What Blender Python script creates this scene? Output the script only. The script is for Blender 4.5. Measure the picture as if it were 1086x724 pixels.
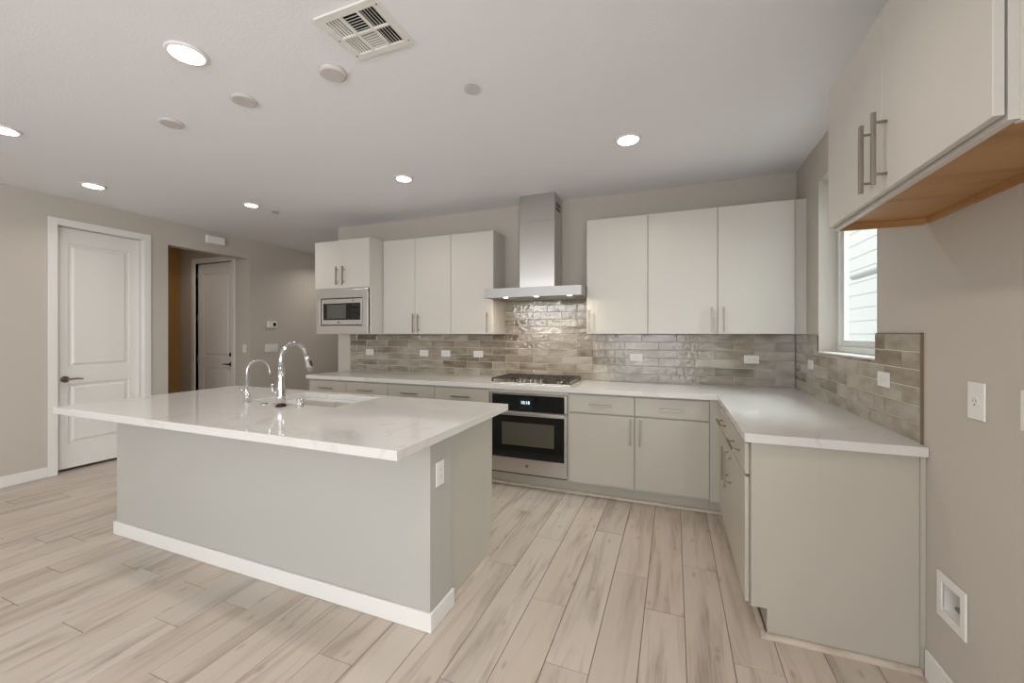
import bpy, bmesh, math, random
from mathutils import Vector, Matrix
random.seed(7)
for o in list(bpy.data.objects): bpy.data.objects.remove(o)
S = bpy.context.scene
COL = S.collection
R = math.radians

# ------------------------------------------------------------------ camera
CZ = 1.3624
cam_d = bpy.data.cameras.new('camera'); cam = bpy.data.objects.new('camera', cam_d); COL.objects.link(cam)
cam.location = (0, 0, CZ); cam.rotation_euler = (R(90 - .0222), 0, R(21.5923))
cam_d.sensor_width = 36; cam_d.sensor_fit = 'HORIZONTAL'; cam_d.lens = 433.04 / 1086 * 36
cam_d.shift_y = -7.65 / 1086; cam_d.clip_start = .05
S.camera = cam

# ------------------------------------------------------------------ world, sun, big lights, exposure
S.view_settings.view_transform = 'Standard'; S.view_settings.look = 'None'
S.view_settings.exposure = 0.12; S.view_settings.gamma = 1; S.view_settings.use_curve_mapping = False
w = bpy.data.worlds.new('sky'); S.world = w; w.use_nodes = True
nt = w.node_tree; bg = nt.nodes['Background']
bg.inputs[0].default_value = (.88, .94, 1.0, 1); bg.inputs[1].default_value = 2.5
sun_d = bpy.data.lights.new('sun', 'SUN'); sun_d.energy = 6.0; sun_d.angle = R(1.5); sun_d.color = (1, .97, .92)
sun = bpy.data.objects.new('sun', sun_d); COL.objects.link(sun)
sun.rotation_euler = Vector((-.45, .12, 1.0)).to_track_quat('Z', 'Y').to_euler()

def area(name, loc, direction, sx, sy, energy, color, spread=180):
    d = bpy.data.lights.new(name, 'AREA'); d.shape = 'RECTANGLE'; d.size = sx; d.size_y = sy
    d.energy = energy; d.color = color; d.spread = R(spread)
    o = bpy.data.objects.new(name, d); COL.objects.link(o); o.location = loc
    o.rotation_euler = Vector(direction).to_track_quat('-Z', 'Y').to_euler(); return o
# daylight through the glazed openings in the wall behind the camera
area('daylight_rear', (-3.65, -3.70, 1.95), (0, 1, 0), 1.1, .92, 24, (.96, .98, 1.0))
area('daylight_rear', (-2.55, -3.70, 1.95), (0, 1, 0), .38, .92, 8, (.96, .98, 1.0))
area('daylight_rear', (-.7, -3.72, 1.25), (0, 1, .05), 2.1, 2.3, 26, (.93, .96, 1.0))

area('added_side_fill', (1.16, -1.9, 1.35), (-1, 0, .05), 2.0, 1.9, 95, (.93, .96, 1.0))  # added fill lamp in an invented side opening, lifts the island end
area('added_window_fill', (2.05, 3.0, 2.75), (-1, 0, -.72), .95, 1.1, 72, (.90, .96, 1.0))  # added lamp outside, above the sight line, standing in for sky glow

# ------------------------------------------------------------------ measures
XL, XR, YB, ZC = -5.547, .940, 3.985, 2.697
XW = -3.938                      # left end of the back wall
YC, XC, YE = 3.347, .299, 2.105  # counter edges
ZT = .914; ZB = .874
YR = -3.6                        # rear wall

# ------------------------------------------------------------------ materials
def mat(name, col, rough=.5, metal=0, spec=.5, bump=None, tint=0, coat=0):
    m = bpy.data.materials.new(name); m.use_nodes = True; n = m.node_tree.nodes; l = m.node_tree.links
    b = n['Principled BSDF']; b.inputs['Roughness'].default_value = rough; b.inputs['Metallic'].default_value = metal
    b.inputs['Specular IOR Level'].default_value = spec
    b.inputs['Coat Weight'].default_value = coat; b.inputs['Coat Roughness'].default_value = .05
    b.inputs['Base Color'].default_value = (*col, 1)
    tc = n.new('ShaderNodeTexCoord')
    if tint:
        nz = n.new('ShaderNodeTexNoise'); nz.inputs['Scale'].default_value = 3; nz.inputs['Detail'].default_value = 3
        mx = n.new('ShaderNodeMix'); mx.data_type = 'RGBA'
        mx.inputs[6].default_value = (*[c * (1 - tint) for c in col], 1); mx.inputs[7].default_value = (*[min(1, c * (1 + tint)) for c in col], 1)
        l.new(tc.outputs['Object'], nz.inputs['Vector']); l.new(nz.outputs['Fac'], mx.inputs[0]); l.new(mx.outputs[2], b.inputs['Base Color'])
    if bump:
        sc, st, dist = bump
        nb = n.new('ShaderNodeTexNoise'); nb.inputs['Scale'].default_value = sc; nb.inputs['Detail'].default_value = 4
        bp = n.new('ShaderNodeBump'); bp.inputs['Strength'].default_value = st; bp.inputs['Distance'].default_value = dist
        l.new(tc.outputs['Object'], nb.inputs['Vector']); l.new(nb.outputs['Fac'], bp.inputs['Height']); l.new(bp.outputs['Normal'], b.inputs['Normal'])
    return m
def emit(name, col, st):
    m = bpy.data.materials.new(name); m.use_nodes = True; n = m.node_tree.nodes; b = n['Principled BSDF']
    b.inputs['Base Color'].default_value = (.8, .8, .8, 1); b.inputs['Emission Color'].default_value = (*col, 1); b.inputs['Emission Strength'].default_value = st
    return m
M = {}
M['wall'] = mat('greige_wall_paint', (.53, .485, .43), .75, bump=(160, .12, .004), spec=.3)
M['wall_shade'] = mat('wall_paint_with_shade', (.52, .31, .11), .8, bump=(160, .1, .004), spec=.3)  # brown holds the recess shade, painted into the wall colour
M['ceiling'] = mat('ceiling_paint', (.86, .86, .885), .9, bump=(90, .2, .006), spec=.2)
M['white'] = mat('white_trim_paint', (.78, .76, .72), .35)
M['plate'] = mat('white_plastic', (.80, .78, .74), .3)
M['island'] = mat('island_wall_paint', (.455, .44, .40), .7, bump=(160, .1, .004), spec=.3)
M['upper'] = mat('warm_white_laminate', (.60, .57, .52), .38, bump=(300, .05, .002))
M['base'] = mat('light_grey_laminate', (.485, .45, .385), .36, bump=(300, .05, .002))
M['steel'] = mat('brushed_steel', (.60, .585, .56), .30, 1)
M['hood_steel'] = mat('satin_hood_steel', (.42, .415, .40), .42, 1)
M['steel'].node_tree.nodes['Principled BSDF'].inputs['Anisotropic'].default_value = .7
M['nickel'] = mat('brushed_nickel', (.33, .285, .235), .3, 1)
M['chrome'] = mat('chrome', (.66, .66, .655), .07, 1)
M['black_glass'] = mat('black_glass', (.008, .008, .008), .06)
M['black'] = mat('black_plastic', (.015, .014, .012), .4)
M['gap'] = mat('dark_recess', (.03, .028, .025), .8)
M['iron'] = mat('cast_iron', (.045, .036, .026), .45)
M['bronze'] = mat('dark_bronze', (.07, .05, .035), .3, 1)
M['brass'] = mat('antique_nickel', (.28, .22, .15), .3, 1)
M['cover'] = mat('grey_white_cover', (.62, .59, .575), .5)
M['tile_edge'] = mat('raw_tile_edge', (.17, .12, .08), .5)
M['sink'] = mat('white_composite', (.88, .87, .85), .3)
M['grout'] = mat('pale_grout', (.62, .57, .50), .8)
M['duct'] = mat('dark_duct', (.02, .03, .03), .8)
M['lamp'] = emit('lamp_disc', (1, .95, .87), 6)
M['hood_led'] = emit('hood_lamp', (1, .90, .75), 12)
M['clock'] = emit('clock_digits', (.75, .95, 1), 1.2)
M['display'] = mat('dark_display', (.01, .022, .03), .1)
M['siding'] = mat('cream_siding', (.40, .385, .375), .8, tint=.03)
M['roofing'] = mat('pale_roofing', (.36, .36, .36), .8, tint=.1)
M['gutter'] = mat('white_gutter', (.30, .31, .31), .4)
M['vinyl'] = mat('white_vinyl', (.72, .74, .72), .35)

def brushed():
    m = M['steel']; n = m.node_tree.nodes; l = m.node_tree.links; b = n['Principled BSDF']
    tc = n.new('ShaderNodeTexCoord'); mp = n.new('ShaderNodeMapping'); mp.inputs['Scale'].default_value = (3, 3, 260)
    nz = n.new('ShaderNodeTexNoise'); nz.inputs['Scale'].default_value = 2
    mr = n.new('ShaderNodeMapRange'); mr.inputs[3].default_value = .2; mr.inputs[4].default_value = .34
    l.new(tc.outputs['Object'], mp.inputs[0]); l.new(mp.outputs[0], nz.inputs['Vector']); l.new(nz.outputs['Fac'], mr.inputs[0]); l.new(mr.outputs[0], b.inputs['Roughness'])
def quartz():
    m = mat('white_quartz', (.74, .71, .67), .04, spec=.6); n = m.node_tree.nodes; l = m.node_tree.links; b = n['Principled BSDF']
    tc = n.new('ShaderNodeTexCoord')
    nz = n.new('ShaderNodeTexNoise'); nz.inputs['Scale'].default_value = 1.1; nz.inputs['Detail'].default_value = 6; nz.inputs['Distortion'].default_value = 1.2
    cr = n.new('ShaderNodeValToRGB'); e = cr.color_ramp.elements
    e[0].position = .485; e[0].color = (0, 0, 0, 1); e[1].position = .50; e[1].color = (1, 1, 1, 1)
    x = cr.color_ramp.elements.new(.515); x.color = (0, 0, 0, 1)
    n2 = n.new('ShaderNodeTexNoise'); n2.inputs['Scale'].default_value = 2.3
    mu = n.new('ShaderNodeMath'); mu.operation = 'MULTIPLY'
    m2 = n.new('ShaderNodeMath'); m2.operation = 'MULTIPLY'; m2.inputs[1].default_value = .55
    mx = n.new('ShaderNodeMix'); mx.data_type = 'RGBA'; mx.inputs[6].default_value = (.69, .665, .635, 1); mx.inputs[7].default_value = (.49, .455, .42, 1)
    l.new(tc.outputs['Object'], nz.inputs['Vector']); l.new(tc.outputs['Object'], n2.inputs['Vector']); l.new(nz.outputs['Fac'], cr.inputs[0])
    l.new(cr.outputs[0], mu.inputs[0]); l.new(n2.outputs['Fac'], mu.inputs[1]); l.new(mu.outputs[0], m2.inputs[0]); l.new(m2.outputs[0], mx.inputs[0]); l.new(mx.outputs[2], b.inputs['Base Color'])
    return m
M['quartz'] = quartz()

def tile_mat():
    m = mat('glazed_tile', (.4, .36, .3), .06, spec=.8); n = m.node_tree.nodes; l = m.node_tree.links; b = n['Principled BSDF']
    at = n.new('ShaderNodeAttribute'); at.attribute_name = 'tint'
    tc = n.new('ShaderNodeTexCoord')
    nz = n.new('ShaderNodeTexNoise'); nz.inputs['Scale'].default_value = 9; nz.inputs['Detail'].default_value = 5
    va = n.new('ShaderNodeVectorMath'); va.operation = 'ADD'
    l.new(tc.outputs['Object'], va.inputs[0]); l.new(at.outputs['Color'], va.inputs[1])
    mp = n.new('ShaderNodeMapping'); mp.inputs['Scale'].default_value = (.6, .6, 1.6); l.new(va.outputs[0], mp.inputs[0])
    l.new(mp.outputs[0], nz.inputs['Vector'])
    sx = n.new('ShaderNodeSeparateColor'); l.new(at.outputs['Color'], sx.inputs[0])
    ad = n.new('ShaderNodeMath'); ad.operation = 'MULTIPLY_ADD'; ad.inputs[1].default_value = .75; l.new(sx.outputs[0], ad.inputs[0])
    sc = n.new('ShaderNodeMath'); sc.operation = 'MULTIPLY_ADD'; sc.inputs[1].default_value = 1.7; sc.inputs[2].default_value = -.73; l.new(nz.outputs['Fac'], sc.inputs[0]); l.new(sc.outputs[0], ad.inputs[2])
    cr = n.new('ShaderNodeValToRGB'); e = cr.color_ramp.elements
    e[0].position = 0; e[0].color = (.15, .113, .075, 1); e[1].position = 1; e[1].color = (.47, .427, .36, 1)
    x = e.new(.45); x.color = (.30, .253, .19, 1)
    l.new(ad.outputs[0], cr.inputs[0]); l.new(cr.outputs[0], b.inputs['Base Color'])
    nb = n.new('ShaderNodeTexNoise'); nb.inputs['Scale'].default_value = 26; nb.inputs['Detail'].default_value = 2.5
    bp = n.new('ShaderNodeBump'); bp.inputs['Strength'].default_value = .55; bp.inputs['Distance'].default_value = .005
    l.new(va.outputs[0], nb.inputs['Vector']); l.new(nb.outputs['Fac'], bp.inputs['Height']); l.new(bp.outputs['Normal'], b.inputs['Normal'])
    return m
M['tile'] = tile_mat()

def wood_mat(name, base, dark, rough, sc=(9, 1.1, 9), attr=True, gap=True, knots=True):
    m = mat(name, base, rough); n = m.node_tree.nodes; l = m.node_tree.links; b = n['Principled BSDF']
    tc = n.new('ShaderNodeTexCoord'); src = tc.outputs['Object']
    if attr:
        at = n.new('ShaderNodeAttribute'); at.attribute_name = 'tint'
        va = n.new('ShaderNodeVectorMath'); va.operation = 'MULTIPLY_ADD'; va.inputs[1].default_value = (37, 53, 19)
        l.new(at.outputs['Color'], va.inputs[0]); l.new(src, va.inputs[2]); src = va.outputs[0]
    mp = n.new('ShaderNodeMapping'); mp.inputs['Scale'].default_value = sc; l.new(src, mp.inputs[0])
    n1 = n.new('ShaderNodeTexNoise'); n1.inputs['Scale'].default_value = 1.0; n1.inputs['Detail'].default_value = 5; n1.inputs['Distortion'].default_value = .8
    l.new(mp.outputs[0], n1.inputs['Vector'])
    mp2 = n.new('ShaderNodeMapping'); mp2.inputs['Scale'].default_value = (sc[0] * 9, sc[1] * 4, sc[2] * 9); l.new(src, mp2.inputs[0])
    n2 = n.new('ShaderNodeTexNoise'); n2.inputs['Scale'].default_value = 1; n2.inputs['Detail'].default_value = 3; l.new(mp2.outputs[0], n2.inputs['Vector'])
    c1 = n.new('ShaderNodeValToRGB'); e = c1.color_ramp.elements; e[0].position = .32; e[0].color = (1, 1, 1, 1); e[1].position = .52; e[1].color = (0, 0, 0, 1)
    l.new(n1.outputs['Fac'], c1.inputs[0])
    m1 = n.new('ShaderNodeMath'); m1.operation = 'MULTIPLY'; l.new(c1.outputs[0], m1.inputs[0]); l.new(n2.outputs['Fac'], m1.inputs[1])
    m1b = n.new('ShaderNodeMath'); m1b.operation = 'MULTIPLY_ADD'; m1b.inputs[1].default_value = .22; l.new(n2.outputs['Fac'], m1b.inputs[0]); l.new(m1.outputs[0], m1b.inputs[2])
    fac = m1b.outputs[0]
    mx = n.new('ShaderNodeMix'); mx.data_type = 'RGBA'; mx.inputs[6].default_value = (*base, 1); mx.inputs[7].default_value = (*dark, 1)
    l.new(fac, mx.inputs[0]); out = mx.outputs[2]
    if knots:
        mk = n.new('ShaderNodeMapping'); mk.inputs['Scale'].default_value = (5.2, 2.2, 5); l.new(src, mk.inputs[0])
        vk = n.new('ShaderNodeTexVoronoi'); vk.voronoi_dimensions = '2D'; vk.inputs['Scale'].default_value = 1.0; l.new(mk.outputs[0], vk.inputs['Vector'])
        ck = n.new('ShaderNodeValToRGB'); e = ck.color_ramp.elements; e[0].position = .01; e[0].color = (.8, .8, .8, 1); e[1].position = .075; e[1].color = (0, 0, 0, 1)
        l.new(vk.outputs['Distance'], ck.inputs[0])
        x = n.new('ShaderNodeMix'); x.data_type = 'RGBA'; x.inputs[7].default_value = (*[d * .72 for d in dark], 1)
        mkm = n.new('ShaderNodeMath'); mkm.operation = 'MULTIPLY'; l.new(ck.outputs[0], mkm.inputs[0]); l.new(n2.outputs['Fac'], mkm.inputs[1])
        l.new(mkm.outputs[0], x.inputs[0]); l.new(out, x.inputs[6]); out = x.outputs[2]
    if attr:
        sp = n.new('ShaderNodeSeparateColor'); l.new(at.outputs['Color'], sp.inputs[0])
        mr = n.new('ShaderNodeMapRange'); mr.inputs[3].default_value = .93; mr.inputs[4].default_value = 1.05; l.new(sp.outputs[0], mr.inputs[0])
        hs = n.new('ShaderNodeHueSaturation'); l.new(mr.outputs[0], hs.inputs['Value']); l.new(out, hs.inputs['Color'])
        mr2 = n.new('ShaderNodeMapRange'); mr2.inputs[3].default_value = .85; mr2.inputs[4].default_value = 1.12; l.new(sp.outputs[1], mr2.inputs[0]); l.new(mr2.outputs[0], hs.inputs['Saturation'])
        out = hs.outputs[0]
    l.new(out, b.inputs['Base Color'])
    return m
M['floor'] = wood_mat('whitewashed_oak_plank', (.575, .50, .425), (.26, .205, .16), .33, sc=(12, 1.3, 9))
M['plank_gap'] = mat('plank_gap', (.10, .075, .055), .8)
M['birch'] = wood_mat('raw_birch_panel', (.47, .26, .10), (.30, .15, .05), .45, sc=(8, 1.5, 8), attr=False, knots=False)
M['molding'] = wood_mat('pale_oak_moulding', (.60, .51, .42), (.34, .27, .2), .4, sc=(4, 4, 9), attr=False, knots=False)

# ------------------------------------------------------------------ helpers
def BM(): return bmesh.new()
def box(bm, x0, x1, y0, y1, z0, z1, mi=0):
    v = [bm.verts.new(p) for p in ((x0, y0, z0), (x1, y0, z0), (x1, y1, z0), (x0, y1, z0), (x0, y0, z1), (x1, y0, z1), (x1, y1, z1), (x0, y1, z1))]
    fs = []
    for q in ((3, 2, 1, 0), (4, 5, 6, 7), (0, 1, 5, 4), (1, 2, 6, 5), (2, 3, 7, 6), (3, 0, 4, 7)):
        f = bm.faces.new([v[i] for i in q]); f.material_index = mi; fs.append(f)
    return fs
def frame_basis(d):
    d = d.normalized(); a = Vector((0, 0, 1)) if abs(d.z) < .9 else Vector((1, 0, 0))
    u = d.cross(a).normalized(); return u, d.cross(u).normalized()
def tube(bm, pts, rad, seg=14, caps=True):
    pts = [Vector(p) for p in pts]; n = len(pts)
    if not hasattr(rad, '__len__'): rad = [rad] * n
    rings = []; u = None
    for i, p in enumerate(pts):
        d = (pts[min(i + 1, n - 1)] - pts[max(i - 1, 0)]).normalized()
        if u is None: u, v = frame_basis(d)
        else:
            u = (u - d * u.dot(d)).normalized(); v = d.cross(u)
        rings.append([bm.verts.new(p + (u * math.cos(2 * math.pi * k / seg) + v * math.sin(2 * math.pi * k / seg)) * rad[i]) for k in range(seg)])
    for a, b in zip(rings, rings[1:]):
        for k in range(seg):
            f = bm.faces.new((a[k], a[(k + 1) % seg], b[(k + 1) % seg], b[k])); f.smooth = True
    if caps:
        bm.faces.new(rings[0][::-1]); bm.faces.new(rings[-1])
def disc(bm, c, r, h, axis='z', seg=40, r2=None):
    ax = {'x': Vector((1, 0, 0)), 'y': Vector((0, 1, 0)), 'z': Vector((0, 0, 1))}[axis]; c = Vector(c)
    tube(bm, [c, c + ax * h], [r, r if r2 is None else r2], seg)
def lathe(bm, c, prof, seg=40):
    rings = [[bm.verts.new((c[0] + r * math.cos(2 * math.pi * k / seg), c[1] + r * math.sin(2 * math.pi * k / seg), c[2] + z)) for k in range(seg)] for r, z in prof]
    for a, b in zip(rings, rings[1:]):
        for k in range(seg):
            f = bm.faces.new((a[k], a[(k + 1) % seg], b[(k + 1) % seg], b[k])); f.smooth = True
    bm.faces.new(rings[0][::-1]); bm.faces.new(rings[-1])
def obj(name, bm, m, parent=None, bevel=0, label=None, seg=2):
    bmesh.ops.recalc_face_normals(bm, faces=bm.faces)
    me = bpy.data.meshes.new(name); bm.to_mesh(me); bm.free()
    for x in (m if isinstance(m, (list, tuple)) else [m]): me.materials.append(M[x])
    o = bpy.data.objects.new(name, me); COL.objects.link(o)
    if parent: o.parent = parent
    if bevel:
        b = o.modifiers.new('bevel', 'BEVEL'); b.width = bevel; b.segments = seg; b.limit_method = 'ANGLE'; b.harden_normals = False
    if label: o['label'] = label
    return o
def tag(o, label, cat, group=None, kind=None):
    o['label'] = label; o['category'] = cat
    if group: o['group'] = group
    if kind: o['kind'] = kind
    return o
def thing(name, label, cat, loc=(0, 0, 0), rz=0, group=None, kind=None):
    o = bpy.data.objects.new(name, None); COL.objects.link(o); o.location = loc; o.rotation_euler = (0, 0, rz)
    o.empty_display_size = .05
    return tag(o, label, cat, group, kind)
def bobj(name, m, parent, dims, bevel=0, label=None):
    bm = BM(); box(bm, *dims); return obj(name, bm, m, parent, bevel, label)
def struct(name, bm, m, bevel=0, label=None, cat=None):
    o = obj(name, bm, m, None, bevel); o['kind'] = 'structure'
    if label: o['label'] = label
    o['category'] = cat or 'wall'
    return o
def dup(root, loc=None, label=None, rz=None, group=None):
    r = root.copy(); COL.objects.link(r)
    if loc is not None: r.location = loc
    if rz is not None: r.rotation_euler = (0, 0, rz)
    if label: r['label'] = label
    if group: r['group'] = group
    for ch in list(root.children):
        c = ch.copy(); COL.objects.link(c); c.parent = r
        for g in list(ch.children):
            d = g.copy(); COL.objects.link(d); d.parent = c
    return r
def slab_holes(bm, axis, t0, t1, u0, u1, v0, v1, holes):
    """a wall / ceiling slab of thickness t0..t1 on an axis, with rectangular holes (u0,u1,v0,v1)"""
    us = sorted({u0, u1, *[h[0] for h in holes], *[h[1] for h in holes]}); vs = sorted({v0, v1, *[h[2] for h in holes], *[h[3] for h in holes]})
    us = [u for u in us if u0 <= u <= u1]; vs = [v for v in vs if v0 <= v <= v1]
    def P(t, u, v): return {'x': (t, u, v), 'y': (u, t, v), 'z': (u, v, t)}[axis]
    cache = {}
    def V(t, u, v):
        k = (t, u, v)
        if k not in cache: cache[k] = bm.verts.new(P(*k))
        return cache[k]
    def solid(i, j):
        if not (0 <= i < len(us) - 1 and 0 <= j < len(vs) - 1): return False
        cu, cv = (us[i] + us[i + 1]) / 2, (vs[j] + vs[j + 1]) / 2
        return not any(h[0] < cu < h[1] and h[2] < cv < h[3] for h in holes)
    for i in range(len(us) - 1):
        for j in range(len(vs) - 1):
            if not solid(i, j): continue
            a, b, c, d = us[i], us[i + 1], vs[j], vs[j + 1]
            for t in (t0, t1): bm.faces.new([V(t, a, c), V(t, b, c), V(t, b, d), V(t, a, d)])
            if not solid(i - 1, j): bm.faces.new([V(t0, a, c), V(t0, a, d), V(t1, a, d), V(t1, a, c)])
            if not solid(i + 1, j): bm.faces.new([V(t0, b, c), V(t0, b, d), V(t1, b, d), V(t1, b, c)])
            if not solid(i, j - 1): bm.faces.new([V(t0, a, c), V(t0, b, c), V(t1, b, c), V(t1, a, c)])
            if not solid(i, j + 1): bm.faces.new([V(t0, a, d), V(t0, b, d), V(t1, b, d), V(t1, a, d)])
def text(name, body, size, loc, rot, m, parent):
    c = bpy.data.curves.new(name, 'FONT'); c.body = body; c.size = size; c.align_x = 'CENTER'; c.align_y = 'CENTER'; c.extrude = .0003
    tmp = bpy.data.objects.new(name, c); me = bpy.data.meshes.new_from_object(tmp); bpy.data.objects.remove(tmp); me.materials.clear(); me.materials.append(M[m])
    o = bpy.data.objects.new(name, me); COL.objects.link(o); o.parent = parent; o.location = loc; o.rotation_euler = rot; return o

# ================================================================== STRUCTURE
# floor: planks running towards the back wall
PW = .1827; X0 = .049
ends = {-22: 1.36, -19: 1.22, -17: 1.40, -15: 1.013, -13: 1.194, -11: .99, -10: 1.59, -6: 2.24, -5: 2.62, -4: 2.0, -3: 1.63, -2: 2.395, -1: 2.132, 0: 2.61, 1: 1.91}
bm = BM(); lay = bm.loops.layers.float_color.new('tint')
f0 = box(bm, -7.4, 1.08, -3.75, 7.75, -.06, -.003, 1)
rf = random.Random(3)
k = -41
while X0 + k * PW < 1.0:
    a = X0 + k * PW; b = a + PW
    e0 = ends.get(k, rf.uniform(0, 1.22)); y = e0 - 1.22 * math.ceil((e0 + 3.7) / 1.22)
    a2, b2 = max(a, -7.4) + .0011, min(b, 1.08) - .0011
    while y < 7.75:
        c, d = max(y, -3.75) + .0011, min(y + 1.22, 7.75) - .0011; y += 1.22
        if d - c < .01 or b2 - a2 < .01: continue
        t = (rf.random(), rf.random(), rf.random(), 1)
        g = .0012
        lo = [bm.verts.new(p) for p in ((a2, c, -.002), (b2, c, -.002), (b2, d, -.002), (a2, d, -.002))]
        hi = [bm.verts.new(p) for p in ((a2 + g, c + g, 0), (b2 - g, c + g, 0), (b2 - g, d - g, 0), (a2 + g, d - g, 0))]
        for fv in ([hi], [(lo[i], lo[(i + 1) % 4], hi[(i + 1) % 4], hi[i]) for i in range(4)]):
            for q in fv:
                f = bm.faces.new(q); f.material_index = 0
                for lp in f.loops: lp[lay] = t
    k += 1
floor = struct('floor', bm, ['floor', 'plank_gap'], label='pale whitewashed oak plank floor running towards the back wall', cat='floor')

# ceiling with the hole of the air register
VX0, VX1, VY0, VY1 = -1.392, -1.122, 1.318, 1.546
bm = BM(); slab_holes(bm, 'z', ZC, ZC + .12, -7.4, 1.2, -3.8, 7.8, [(VX0, VX1, VY0, VY1)])
struct('ceiling', bm, 'ceiling', label='flat off white painted ceiling', cat='ceiling')

# left wall: door opening and the opening into the mudroom recess
DY0, DY1, DZ = 2.057, 2.745, 2.42
OY0, OY1, OZ = 2.987, 3.986, 2.418
bm = BM(); slab_holes(bm, 'x', XL - .13, XL, -3.75, 7.75, 0, ZC, [(DY0 - .012, DY1 + .012, -1, DZ + .012), (OY0, OY1, -1, OZ)])
for v in bm.verts: v.co.z = max(v.co.z, 0)
struct('wall_left', bm, 'wall', label='long greige painted wall on the left with door and opening')
# back wall (kitchen) and the hall side of it
bm = BM(); box(bm, XW, XR + .13, YB, YB + .13, 0, ZC); struct('wall_back', bm, 'wall', label='greige kitchen wall behind the cabinets and range hood')
bm = BM(); box(bm, XW, XW + .13, YB + .131, 7.62, 0, ZC); struct('wall_hall_side', bm, 'wall', label='greige hall wall hidden past the end of the kitchen wall')
bm = BM(); box(bm, XL + .001, XW - .001, 7.5, 7.62, 0, ZC); struct('wall_hall_end', bm, 'wall', label='greige wall at the far end of the hall')
# right wall with window, recessed supply box and an unseen opening added for fill light
WY0, WY1, WZ0, WZ1 = 2.555, 3.437, 1.232, 2.425
BX = (1.903, 2.017, .328, .442)
bm = BM(); slab_holes(bm, 'x', XR, XR + .15, -3.75, YB - .001, 0, ZC, [(WY0, WY1, WZ0, WZ1), BX, (-3.0, -.8, .35, 2.35)])
struct('wall_right', bm, 'wall', label='greige wall on the right with window and tiled splash')
# rear wall behind the camera, with two glazed openings
bm = BM(); slab_holes(bm, 'y', YR - .15, YR, XL + .001, XR - .001, 0, ZC, [(-4.25, -3.05, 1.45, 2.45), (-2.77, -2.33, 1.45, 2.45), (-1.8, .4, .05, 2.45)])
struct('wall_rear', bm, 'wall', label='wall behind the camera with two wide openings to the yard')
# mudroom recess
bm = BM()
box(bm, -7.22, -7.1, 2.75, 3.985, 0, ZC)
box(bm, -7.1, XL - .131, 2.75, 2.87, 0, ZC)
struct('wall_recess', bm, 'wall_shade', label='brown shaded side wall inside the recess')
bm = BM(); slab_holes(bm, 'y', 3.986, 4.11, -7.22, XL - .131, 0, ZC, [(-6.73, -5.915, -1, 2.42)])
for v in bm.verts: v.co.z = max(v.co.z, 0)
struct('wall_recess_back', bm, 'wall', label='greige wall around the recess door')
bm = BM(); box(bm, -6.9, -5.7, 4.3, 4.35, 0, ZC); box(bm, -6.9, -6.85, 4.111, 4.3, 0, ZC); box(bm, -5.75, -5.7, 4.111, 4.3, 0, ZC); struct('wall_garage', bm, 'wall_shade', label='wall behind the recess door')
bm = BM(); box(bm, -6.3, -6.25, 1.5, 2.74, 0, ZC); box(bm, -6.25, XL - .131, 1.5, 1.55, 0, ZC); box(bm, -6.25, XL - .131, 2.746, 2.749, 0, ZC); struct('wall_pantry', bm, 'wall_shade', label='wall behind the main left door')

# baseboards
def profile_board(name, segs, label):
    bm = BM()
    for s in segs: box(bm, *s)
    return struct(name, bm, 'white', bevel=.004, label=label, cat='baseboard')
profile_board('baseboard_left', [(XL, XL + .013, YR, 1.989, 0, .098), (XL, XL + .013, 2.826, OY0, 0, .098), (XL, XL + .013, OY1, 7.49, 0, .098)], 'white baseboard along the left wall')
profile_board('baseboard_right', [(XR - .013, XR, YR, 2.112, 0, .112)], 'white baseboard along the right wall')

# wood quarter-round along cabinet toes
def qround(bm, p0, p1, n, r=.02):
    p0, p1, n = Vector(p0), Vector(p1), Vector(n)
    prof = [(0, 0)] + [(r * math.cos(a), r * math.sin(a)) for a in [i * math.pi / 2 / 6 for i in range(7)]]
    rings = [[bm.verts.new(p + n * u + Vector((0, 0, v))) for u, v in prof] for p in (p0, p1)]
    m_ = len(prof)
    for i in range(m_): bm.faces.new((rings[0][i], rings[0][(i + 1) % m_], rings[1][(i + 1) % m_], rings[1][i]))
    bm.faces.new(rings[0]); bm.faces.new(rings[1][::-1])
bm = BM(); qround(bm, (-3.73, 3.459, .0005), (.37, 3.459, .0005), (0, -1, 0)); struct('trim_1', bm, 'molding', label='pale wood strip along the back cabinet toe kick', cat='trim')
bm = BM(); qround(bm, (.385, 3.43, .0005), (.385, 2.113, .0005), (-1, 0, 0)); qround(bm, (.366, 2.131, .0005), (.925, 2.131, .0005), (0, -1, 0)); struct('trim_2', bm, 'molding', label='pale wood strip around the right cabinet end panel', cat='trim')
bm = BM(); qround(bm, (-1.053, 1.802, .0005), (-1.053, 2.26, .0005), (1, 0, 0)); struct('trim_3', bm, 'molding', label='pale wood strip along the island cabinet side', cat='trim')

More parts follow.
